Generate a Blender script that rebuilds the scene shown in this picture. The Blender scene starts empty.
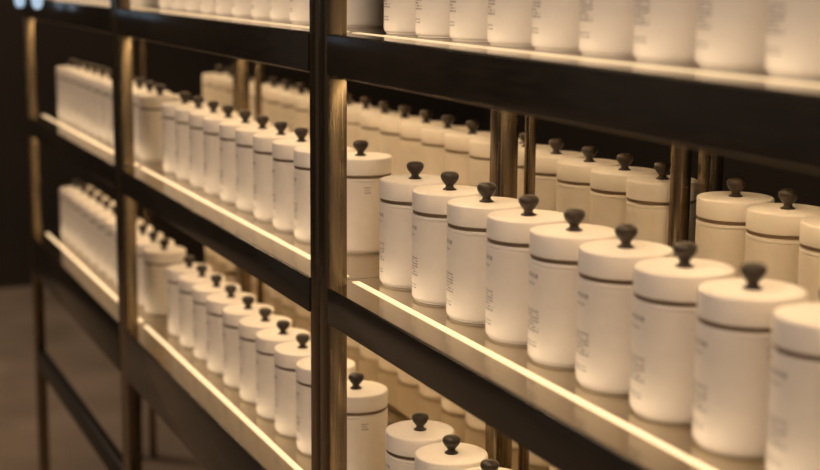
import bpy, bmesh, math, random
from mathutils import Matrix, Vector
random.seed(7)
S = bpy.context.scene
C = S.collection

# ------------------------------------------------------------------ camera
EYE = 1.55                       # eye height above the floor
F = 1500.0                       # focal length in pixels of an 820 px wide frame
PX, PY = 410.0, 235.0
VX, VY = -240.0, -30.0           # vanishing point of the shelves
d = Vector((VX - PX, VY - PY, F)).normalized()
ph = math.atan2(PY - VY, F)
Xw = -d
Zw = -Vector((0, math.cos(ph), math.sin(ph)))
Yw = Zw.cross(Xw)
def to_world(v): return Vector((Xw.dot(v), Yw.dot(v), Zw.dot(v)))
def proj(p):
    q = Vector(p) - Vector((0, 0, EYE))
    c = Xw * q.x + Yw * q.y + Zw * q.z
    return PX + F * c.x / c.z, PY + F * c.y / c.z, c.z
cr, cu, cb = to_world(Vector((1, 0, 0))), to_world(Vector((0, -1, 0))), to_world(Vector((0, 0, -1)))
cd = bpy.data.cameras.new('camera'); cam = bpy.data.objects.new('camera', cd); C.objects.link(cam)
M4 = Matrix((cr, cu, cb)).transposed().to_4x4(); M4.translation = (0, 0, EYE)
cam.matrix_world = M4 @ Matrix.Rotation(math.radians(0.42), 4, 'Z')     # slight hand-held roll
cd.sensor_width = 36.0; cd.lens = F / 820 * 36
cd.clip_start = 0.05
cd.dof.use_dof = True; cd.dof.focus_distance = 1.82; cd.dof.aperture_fstop = 4.0
S.camera = cam

# ------------------------------------------------------------------ world, lights, exposure
S.view_settings.view_transform = 'Standard'; S.view_settings.look = 'None'
S.view_settings.gamma = 1.0; S.view_settings.use_curve_mapping = False
S.view_settings.exposure = 0.0
W = bpy.data.worlds.new('world'); S.world = W; W.use_nodes = True
bg = W.node_tree.nodes['Background']
bg.inputs[0].default_value = (1.0, 0.80, 0.60, 1); bg.inputs[1].default_value = 0.085

def area(name, loc, target, sx, sy, power, col):
    l = bpy.data.lights.new(name, 'AREA'); l.shape = 'RECTANGLE'; l.size = sx; l.size_y = sy
    l.energy = power; l.color = col
    o = bpy.data.objects.new(name, l); C.objects.link(o)
    o.location = loc
    o.rotation_euler = (Vector(target) - Vector(loc)).to_track_quat('-Z', 'Y').to_euler()
    return o
# pair of warm shop downlights above the aisle in front of the shelves
area('aisle_light', (-0.9, -1.3, 2.8), (-1.6, 0.75, 1.2), 1.6, 0.6, 28, (1.0, 0.78, 0.61))
area('aisle_light', (-3.9, -1.2, 2.9), (-3.0, 0.75, 1.1), 2.2, 0.6, 6, (1.0, 0.76, 0.54))
area('aisle_light', (-5.9, -0.4, 2.9), (-5.9, -0.4, 0.0), 1.2, 1.2, 30, (1.0, 0.78, 0.58))  # added fill, only to brighten the floor at the left end

# ------------------------------------------------------------------ materials
def newmat(name):
    m = bpy.data.materials.new(name); m.use_nodes = True
    return m, m.node_tree, m.node_tree.nodes['Principled BSDF']
def L(nt, a, b): nt.links.new(a, b)
def math_(nt, op, a, b=None, c=None):
    n = nt.nodes.new('ShaderNodeMath'); n.operation = op
    for i, v in enumerate((a, b, c)):
        if v is None: continue
        if isinstance(v, (int, float)): n.inputs[i].default_value = v
        else: L(nt, v, n.inputs[i])
    return n.outputs[0]
def noise(nt, vec, scale, detail=2.0):
    n = nt.nodes.new('ShaderNodeTexNoise'); n.inputs['Scale'].default_value = scale
    n.inputs['Detail'].default_value = detail
    if vec is not None: L(nt, vec, n.inputs['Vector'])
    return n.outputs['Fac']
def ramp(nt, fac, stops):
    n = nt.nodes.new('ShaderNodeValToRGB'); L(nt, fac, n.inputs[0])
    e = n.color_ramp.elements
    while len(e) < len(stops): e.new(0.5)
    for q, (p, c) in zip(e, stops): q.position = p; q.color = (*c, 1)
    return n.outputs[0]
def mixcol(nt, fac, a, b):
    n = nt.nodes.new('ShaderNodeMix'); n.data_type = 'RGBA'
    L(nt, fac, n.inputs[0])
    for i, v in ((6, a), (7, b)):
        if isinstance(v, tuple): n.inputs[i].default_value = (*v, 1)
        else: L(nt, v, n.inputs[i])
    return n.outputs[2]
def objco(nt): return nt.nodes.new('ShaderNodeTexCoord').outputs['Object']
def scaled(nt, vec, s):
    n = nt.nodes.new('ShaderNodeMapping'); n.inputs['Scale'].default_value = s
    L(nt, vec, n.inputs[0]); return n.outputs[0]

def metal(name, c1, c2, rough, metallic=1.0, stretch=(2, 60, 60), rvar=0.1):
    m, nt, b = newmat(name)
    f = noise(nt, scaled(nt, objco(nt), stretch), 6.0, 4)
    L(nt, ramp(nt, f, [(0.3, c1), (0.7, c2)]), b.inputs['Base Color'])
    L(nt, math_(nt, 'MULTIPLY_ADD', f, rvar, rough - rvar / 2), b.inputs['Roughness'])
    b.inputs['Metallic'].default_value = metallic
    return m
MAT = {}
MAT['deck'] = metal('polished_bronze_deck', (0.46, 0.39, 0.27), (0.52, 0.44, 0.31), 0.13, rvar=0.05)
MAT['post'] = metal('brushed_bronze_post', (0.22, 0.170, 0.108), (0.28, 0.218, 0.142), 0.26, 1.0, stretch=(60, 60, 2))
MAT['fascia'] = metal('dark_smoked_fascia', (0.016, 0.013, 0.010), (0.026, 0.021, 0.016), 0.20, 0.0, (3, 30, 30))
MAT['soffit'] = metal('bronze_soffit', (0.60, 0.50, 0.34), (0.66, 0.55, 0.38), 0.4, 0.0)
MAT['rail'] = metal('black_steel_rail', (0.012, 0.010, 0.008), (0.02, 0.017, 0.013), 0.45, 0.2)

def ceramic(name, c1, c2, rough):
    m, nt, b = newmat(name)
    f = noise(nt, objco(nt), 35.0, 3)
    L(nt, ramp(nt, f, [(0.3, c1), (0.7, c2)]), b.inputs['Base Color'])
    b.inputs['Roughness'].default_value = rough
    return m
MAT['white'] = ceramic('cream_white_lacquer', (0.78, 0.72, 0.66), (0.82, 0.76, 0.70), 0.42)

# printed paper wrap of a canister
m, nt, b = newmat('printed_wrap'); MAT['wrap'] = m
co = objco(nt); sep = nt.nodes.new('ShaderNodeSeparateXYZ'); L(nt, co, sep.inputs[0])
x, y, z = sep.outputs
u = math_(nt, 'MULTIPLY', math_(nt, 'ARCTAN2', x, math_(nt, 'MULTIPLY', y, -1.0)), 0.0446)
def between(v, a, bb): return math_(nt, 'MULTIPLY', math_(nt, 'GREATER_THAN', v, a), math_(nt, 'LESS_THAN', v, bb))
def text_rows(z0, z1, u0, u1, pitch, fill, wfreq, thr, seed):
    t = math_(nt, 'DIVIDE', math_(nt, 'SUBTRACT', z, z0), pitch)
    row = math_(nt, 'FLOOR', t); fr = math_(nt, 'FRACT', t)
    cv = nt.nodes.new('ShaderNodeCombineXYZ')
    L(nt, math_(nt, 'MULTIPLY', u, wfreq), cv.inputs[0]); L(nt, math_(nt, 'MULTIPLY_ADD', row, 7.3, seed), cv.inputs[1])
    words = math_(nt, 'GREATER_THAN', noise(nt, cv.outputs[0], 1.0, 0.0), thr)
    o = math_(nt, 'MULTIPLY', math_(nt, 'LESS_THAN', fr, fill), words)
    return math_(nt, 'MULTIPLY', o, math_(nt, 'MULTIPLY', between(z, z0, z1), between(u, u0, u1)))
def add(*a):
    r = a[0]
    for q in a[1:]: r = math_(nt, 'MAXIMUM', r, q)
    return r
txt = add(text_rows(0.0875, 0.0935, -0.016, 0.012, 0.006, 0.75, 420, 0.46, 3.0),     # title
          text_rows(0.0800, 0.0840, -0.016, 0.006, 0.004, 0.50, 600, 0.44, 11.0),
          text_rows(0.0320, 0.0560, -0.016, 0.015, 0.0034, 0.55, 500, 0.38, 23.0),   # paragraph
          text_rows(0.0165, 0.0235, -0.016, 0.012, 0.0035, 0.50, 500, 0.42, 41.0),   # foot lines
          text_rows(0.0850, 0.0960, 0.066, 0.076, 0.0037, 0.55, 700, 0.38, 57.0))    # small side stamp
f = noise(nt, co, 60.0, 3)
base = ramp(nt, f, [(0.3, (0.78, 0.715, 0.645)), (0.7, (0.82, 0.755, 0.685))])
L(nt, mixcol(nt, math_(nt, 'MULTIPLY', txt, 0.7), base, (0.20, 0.18, 0.18)), b.inputs['Base Color'])
b.inputs['Roughness'].default_value = 0.5

# embossed metal seal ring
m, nt, b = newmat('bronze_seal_ring'); MAT['ring'] = m
co = objco(nt); sep = nt.nodes.new('ShaderNodeSeparateXYZ'); L(nt, co, sep.inputs[0])
ang = math_(nt, 'ARCTAN2', sep.outputs[0], sep.outputs[1])
dot = math_(nt, 'LESS_THAN', math_(nt, 'FRACT', math_(nt, 'MULTIPLY', ang, 11.0)), 0.4)
dz = math_(nt, 'LESS_THAN', math_(nt, 'ABSOLUTE', math_(nt, 'SUBTRACT', sep.outputs[2], 0.1060)), 0.0008)
L(nt, mixcol(nt, math_(nt, 'MULTIPLY', dot, dz), (0.26, 0.18, 0.12), (0.50, 0.40, 0.28)), b.inputs['Base Color'])
b.inputs['Metallic'].default_value = 0.6; b.inputs['Roughness'].default_value = 0.35

m, nt, b = newmat('dark_walnut_knob'); MAT['knob'] = m
f = noise(nt, scaled(nt, objco(nt), (1, 1, 4)), 90.0, 3)
L(nt, ramp(nt, f, [(0.3, (0.020, 0.014, 0.010)), (0.7, (0.038, 0.026, 0.018))]), b.inputs['Base Color'])
b.inputs['Roughness'].default_value = 0.28; b.inputs['Specular IOR Level'].default_value = 0.35

def emit(name, col, s):
    m, nt, b = newmat(name)
    n = noise(nt, objco(nt), 3.0, 1)
    b.inputs['Base Color'].default_value = (0.8, 0.75, 0.65, 1)
    b.inputs['Emission Color'].default_value = (*col, 1)
    L(nt, math_(nt, 'MULTIPLY_ADD', n, s * 0.1, s * 0.95), b.inputs['Emission Strength'])
    return m
MAT['led'] = emit('warm_led_diffuser', (1.0, 0.70, 0.37), 0.80)
MAT['underled'] = emit('warm_under_shelf_led', (1.0, 0.72, 0.41), 21.0)  # added glow under the shelves, out of view, brightens lids and rear row
MAT['coollamp'] = emit('cool_glass_lamp', (0.28, 0.50, 0.72), 0.95)  # glow of the added tubes that imitate reflections on the far post

def rough(name, c1, c2, scale, r):
    m, nt, b = newmat(name)
    L(nt, ramp(nt, noise(nt, objco(nt), scale, 5), [(0.35, c1), (0.65, c2)]), b.inputs['Base Color'])
    b.inputs['Roughness'].default_value = r
    return m
MAT['floor'] = rough('brown_carpet_floor', (0.28, 0.21, 0.15), (0.40, 0.30, 0.22), 2.5, 0.9)
MAT['wall'] = rough('dark_brown_wall', (0.035, 0.026, 0.018), (0.05, 0.038, 0.026), 1.2, 0.8)

# ------------------------------------------------------------------ mesh helpers
def finish(bm, name, mat, parent=None, smooth=None, mesh_only=False):
    me = bpy.data.meshes.new(name)
    if smooth is not None:
        bm.normal_update()
        for fc in bm.faces: fc.smooth = True
        for e in bm.edges:
            if len(e.link_faces) == 2 and e.calc_face_angle(0) > smooth: e.smooth = False
    bm.to_mesh(me); bm.free()
    me.materials.append(MAT[mat])
    if mesh_only: return me
    return link(me, name, parent)
def link(me, name, parent=None):
    o = bpy.data.objects.new(name, me); C.objects.link(o); o.parent = parent
    return o
def box(x0, x1, y0, y1, z0, z1, bev=0.0):
    bm = bmesh.new()
    bmesh.ops.create_cube(bm, size=1.0)
    for v in bm.verts:
        v.co = Vector(((x0 + x1) / 2 + v.co.x * (x1 - x0), (y0 + y1) / 2 + v.co.y * (y1 - y0), (z0 + z1) / 2 + v.co.z * (z1 - z0)))
    if bev: bmesh.ops.bevel(bm, geom=bm.edges[:], offset=bev, segments=2, profile=0.5, affect='EDGES')
    return bm
def lathe(prof, n=40):
    bm = bmesh.new(); rings = []
    for r, zz in prof:
        if r < 1e-6: rings.append([bm.verts.new((0, 0, zz))])
        else: rings.append([bm.verts.new((r * math.cos(2 * math.pi * k / n), r * math.sin(2 * math.pi * k / n), zz)) for k in range(n)])
    for a, c in zip(rings, rings[1:]):
        for k in range(n):
            k2 = (k + 1) % n
            if len(a) == 1 and len(c) == 1: continue
            if len(a) == 1: bm.faces.new((a[0], c[k2], c[k]))
            elif len(c) == 1: bm.faces.new((a[k], a[k2], c[0]))
            else: bm.faces.new((a[k], a[k2], c[k2], c[k]))
    bmesh.ops.recalc_face_normals(bm, faces=bm.faces[:])
    return bm
def empty(name, loc):
    o = bpy.data.objects.new(name, None); C.objects.link(o); o.location = loc
    o.empty_display_size = 0.05
    return o
def tag(o, label, cat, group=None):
    o['label'] = label; o['category'] = cat
    if group: o['group'] = group
    return o

# ------------------------------------------------------------------ the room
o = finish(box(-7.4, 2.5, -3.0, 3.6, -0.1, 0.0), 'floor', 'floor'); o['kind'] = 'structure'; o['label'] = 'dim brown shop floor under the shelves'
o = finish(box(-7.5, 2.5, 3.6, 3.7, -0.1, 3.1), 'wall_back', 'wall'); o['kind'] = 'structure'; o['label'] = 'dark brown wall behind the shelving'
o = finish(box(-7.5, -7.4, -3.0, 3.6, -0.1, 3.1), 'wall_left', 'wall'); o['kind'] = 'structure'; o['label'] = 'dark brown wall at the far end of the aisle'

o = finish(box(-7.5, 2.5, -3.0, 3.7, 3.1, 3.2), 'ceiling', 'wall'); o['kind'] = 'structure'; o['label'] = 'dark ceiling of the shop'

# ------------------------------------------------------------------ shelving
LEVELS = {'upper': EYE - 0.0775, 'middle': EYE - 0.3935, 'lower': EYE - 0.718}
PERIOD = 1.207
XB = -1.773                       # boundary between the near and the centre bay
YF, YR = 0.63, 0.896              # front and rear faces of the front shelving
PW, PD = 0.033, 0.027
TOP = 2.05
BAYS = [('near', XB, XB + PERIOD), ('centre', -2.968, XB), ('far', -4.130, -2.968)]
bay_label = {'near': 'bronze metal shelving bay nearest the camera, filled with white canisters',
             'centre': 'bronze metal shelving bay in the middle, between the two tall posts',
             'far': 'blurred bronze metal shelving bay at the far left end of the row'}
for name, xb, xe in BAYS:
    t = tag(empty('shelving_unit', ((xb + xe) / 2, YF, 0)), bay_label[name], 'shelf', 'front shelving bays')
    ox, oy = -(xb + xe) / 2, -YF
    x0, x1 = xb + 0.001, xe - 0.001
    def part(nm, mat, a, b_, c, d_, e, f_, bev=0.0, par=None, label=None):
        q = finish(box(a + ox, b_ + ox, c + oy, d_ + oy, e, f_, bev), nm, mat, par or t, smooth=0.6 if bev else None)
        if label: q['label'] = label
        return q
    for px in (x0, x1 - PW):
        for py in (YF, YR - PD):
            if py > YF and px > x0 and name != 'near': continue      # neighbouring bays share the rear upright
            part('post', 'post', px, px + PW, py, py + PD, 0.0, TOP, 0.003)
    part('trim_bar', 'post', x0 + 0.020, x0 + PW, YR + 0.014, YR + 0.026, 0.3, TOP, 0.002)
    part('stretcher', 'rail', x0 + PW, x1 - PW, YF + 0.002, YF + 0.026, EYE - 1.09, EYE - 1.04, 0.003)
    part('stretcher', 'rail', x0 + PW, x1 - PW, YR - 0.024, YR - 0.002, EYE - 1.09, EYE - 1.04, 0.003)
    for lv, zt in LEVELS.items():
        tall = {'lower': 0.105, 'middle': 0.047, 'upper': 0.050}[lv]
        dk = part('shelf_deck', 'deck', x0, x1, YF + PD + 0.0005, YR - PD - 0.0005, zt - 0.012, zt)
        part('deck_edge', 'deck', x0 + PW, x1 - PW, YF + 0.001, YF + PD + 0.0005, zt - 0.012, zt, 0, dk)
        part('fascia', 'fascia', x0 + PW + 0.001, x1 - PW - 0.001, YF - 0.001, YF + 0.010, zt - tall, zt - 0.0012, 0.0012, dk, 'dark glossy front fascia')
        part('light_strip', 'led', x0 + 0.016, x1 - 0.016, 0.6690, 0.6790, zt - 0.004, zt + 0.0006, 0, dk, 'glowing warm light strip')
        ll = bpy.data.lights.new('strip_glow', 'AREA'); ll.shape = 'RECTANGLE'; ll.size = x1 - x0 - 0.04; ll.size_y = 0.006
        ll.energy = 0.115 * (x1 - x0) / 1.2; ll.color = (1.0, 0.75, 0.47)
        lo = bpy.data.objects.new('strip_glow', ll); C.objects.link(lo)       # the strip's light, thrown up at the canisters
        lo.location = ((x0 + x1) / 2, 0.676, zt + 0.003)
        lo.rotation_euler = Vector((0, 0.80, 0.60)).to_track_quat('-Z', 'Y').to_euler()
        part('soffit', 'soffit', x0 + PW, x1 - PW, YF + 0.022, YR - PD - 0.0005, zt - tall - 0.0065, zt - 0.0122, 0, dk)
        if lv != 'lower':
            part('under_light', 'underled', x0 + PW + 0.05, x1 - PW - 0.05, 0.715, 0.725, zt - tall - 0.0095, zt - tall - 0.0066, 0, dk)  # added emissive strip, hidden by the fascia, lights the lids

# shelving standing back to back with it
BXB = -1.56
YB0, YB1 = 0.925, 1.205
for name, xb, xe, txt_ in (('near', BXB, BXB + 1.21, 'bronze shelving backing onto the near bay, seen between its canisters'),
                       ('centre', -3.40, BXB, 'bronze shelving backing onto the centre bay, seen behind its canisters'),
                       ('far', -4.60, -3.40, 'blurred bronze shelving backing onto the far bay'),):
    t = tag(empty('shelving_unit', ((xb + xe) / 2, YB0, 0)), txt_, 'shelf', 'rear shelving bays')
    ox, oy = -(xb + xe) / 2, -YB0
    x0, x1 = xb + 0.001, xe - 0.001
    part('post', 'post', x0, x0 + 0.026, 1.012, 1.027, 0.0, TOP, 0.002)
    part('post', 'post', x0, x0 + 0.028, 1.052, 1.072, 0.0, TOP, 0.002)
    for lv, zt in LEVELS.items():
        dk = part('shelf_deck', 'deck', x0 + 0.03, x1 - 0.03, YB0, YB1, zt - 0.012, zt)
        part('fascia', 'fascia', x0 + 0.03, x1 - 0.03, YB1, YB1 + 0.011, zt - 0.047, zt, 0.0012, dk)
        part('soffit', 'soffit', x0 + 0.03, x1 - 0.03, YB0 + 0.02, YB1 - 0.02, zt - 0.05, zt - 0.0122, 0, dk)
        if lv != 'lower':
            part('under_light', 'underled', x0 + 0.06, x1 - 0.06, 0.955, 0.967, zt - 0.053, zt - 0.0501, 0, dk)  # added emissive strip, unseen, brightens the rear row

# ------------------------------------------------------------------ canisters
R0 = 0.0445
ME = {}
ME['body'] = finish(lathe([(0, 0.0002), (0.0415, 0.0002), (0.0415, 0.0018), (0.0428, 0.0022), (0.0440, 0.0034), (0.0443, 0.005),
                           (0.0443, 0.0990), (0.0448, 0.0994), (0.0450, 0.1002), (0.0450, 0.1024), (0.0444, 0.1034), (0.0415, 0.1036), (0.0, 0.1036)]), 'body', 'white', smooth=0.7, mesh_only=True)
ME['wrap'] = finish(lathe([(0.0443, 0.0060), (0.0447, 0.0061), (0.0447, 0.0979), (0.0443, 0.0980)]), 'paper_wrap', 'wrap', smooth=0.7, mesh_only=True)
ME['ring'] = finish(lathe([(0.040, 0.1037), (0.0430, 0.1037), (0.0441, 0.1042), (0.0441, 0.1079), (0.040, 0.1079)]), 'seal_ring', 'ring', smooth=0.7, mesh_only=True)
ME['lid'] = finish(lathe([(0, 0.1080), (0.0440, 0.1080), (0.0450, 0.1086), (0.0451, 0.1095), (0.0450, 0.1288), (0.0444, 0.1302), (0.0432, 0.1309), (0.0415, 0.1311), (0, 0.1311)]), 'lid', 'white', smooth=0.7, mesh_only=True)
kz = 0.1311
ME['knob'] = finish(lathe([(0, kz), (0.0084, kz), (0.0084, kz + 0.0010), (0.0062, kz + 0.0022), (0.0048, kz + 0.0038), (0.0049, kz + 0.0053), (0.0068, kz + 0.0075), (0.0090, kz + 0.0101),
                           (0.0106, kz + 0.0130), (0.0112, kz + 0.0156), (0.0108, kz + 0.0181), (0.0091, kz + 0.0202), (0.0060, kz + 0.0214), (0, kz + 0.0218)], 24), 'knob', 'knob', smooth=0.9, mesh_only=True)
for me_ in ME.values():
    for v in me_.vertices: v.co.z *= 1.02
ORD = ['first', 'second', 'third', 'fourth', 'fifth', 'sixth', 'seventh', 'eighth', 'ninth', 'tenth', 'eleventh', 'twelfth', 'thirteenth', 'fourteenth', 'fifteenth', 'sixteenth', 'seventeenth', 'eighteenth', 'nineteenth']
def in_frame(px, py, z):
    xs, ys = [], []
    for dx in (-0.045, 0.045):
        for dy in (-0.045, 0.045):
            for dzz in (0, 0.153):
                a, b_, c = proj((px + dx, py + dy, z + dzz))
                xs.append(a); ys.append(b_)
    return max(xs) > -4 and min(xs) < 826 and max(ys) > -3 and min(ys) < 474
def canister(px, py, z, rot, label, group):
    t = tag(empty('canister', (px, py, z)), label, 'canister', group)
    t.rotation_euler.z = rot
    bd = link(ME['body'], 'body', t)
    w_ = link(ME['wrap'], 'paper_wrap', bd); w_['label'] = 'paper wrap with small grey print'
    rg = link(ME['ring'], 'seal_ring', t); rg['label'] = 'thin dark bronze ring'
    ld = link(ME['lid'], 'lid', t)
    kb = link(ME['knob'], 'knob', ld); kb['label'] = 'dark turned wood knob'
    return t
PITCH = 0.1016
ROWY = 0.744
ROWS = {('near', 'upper'): (-1.715, 0.0975), ('near', 'middle'): (-1.725, 0.1016), ('near', 'lower'): (-1.709, 0.1020),
        ('centre', 'upper'): (-2.870, 0.0990), ('centre', 'middle'): (-2.864, 0.0994), ('centre', 'lower'): (-2.862, 0.0994),
        ('far', 'upper'): (-4.032, 0.0965), ('far', 'middle'): (-4.032, 0.0965), ('far', 'lower'): (-4.032, 0.0965)}
for bay, xb, xe in BAYS:
    for lv, zt in LEVELS.items():
        first, step = ROWS[bay, lv]
        for k in range(10 if bay == 'centre' else 11):
            px = first + step * k + random.uniform(-0.0012, 0.0012)
            py = ROWY + random.uniform(-0.0012, 0.0012)
            rot = -0.16 + random.uniform(-0.06, 0.06)
            if bay == 'centre' and k == 9:
                px, py = {'upper': (-1.955, 0.75), 'middle': (-1.974, 0.765), 'lower': (-1.920, 0.738)}[lv]
            if not in_frame(px, py, zt): continue
            what = 'white canister cut off at its top' if lv == 'upper' else 'white canister with black knob'
            lab = f'{what}, {lv} shelf, {bay} bay front, {ORD[k]} from left'
            if bay == 'centre' and k == 9:
                lab = f'canister peeking out just right of the tall near post, {lv} shelf, front row'
            canister(px, py, zt + 0.0002, rot, lab, f'front canisters on the {lv} shelf of the {bay} bay')
BACKY = 1.038
BP = 0.0985
for bay, xs in (('near', [-1.457 + BP * k for k in range(8)]), ('centre', [-1.614 - 0.0942 * k for k in range(19)][::-1]),
                ('far', [-3.65, -3.552, -3.455])):
    for lv in ('middle', 'lower'):
        zt = LEVELS[lv]
        for k, px in enumerate(xs):
            px += random.uniform(-0.0015, 0.0015)
            if not in_frame(px, BACKY, zt): continue
            lab = f'cream canister, rear row, {lv} shelf, {bay} stretch between posts, {ORD[k]} from left'
            canister(px, BACKY, zt + 0.0002, math.pi + random.uniform(-0.2, 0.2), lab, f'rear canisters on the {lv} shelf, {bay} stretch')

# ------------------------------------------------------------------ added glow tubes standing in for blue reflections on the far post
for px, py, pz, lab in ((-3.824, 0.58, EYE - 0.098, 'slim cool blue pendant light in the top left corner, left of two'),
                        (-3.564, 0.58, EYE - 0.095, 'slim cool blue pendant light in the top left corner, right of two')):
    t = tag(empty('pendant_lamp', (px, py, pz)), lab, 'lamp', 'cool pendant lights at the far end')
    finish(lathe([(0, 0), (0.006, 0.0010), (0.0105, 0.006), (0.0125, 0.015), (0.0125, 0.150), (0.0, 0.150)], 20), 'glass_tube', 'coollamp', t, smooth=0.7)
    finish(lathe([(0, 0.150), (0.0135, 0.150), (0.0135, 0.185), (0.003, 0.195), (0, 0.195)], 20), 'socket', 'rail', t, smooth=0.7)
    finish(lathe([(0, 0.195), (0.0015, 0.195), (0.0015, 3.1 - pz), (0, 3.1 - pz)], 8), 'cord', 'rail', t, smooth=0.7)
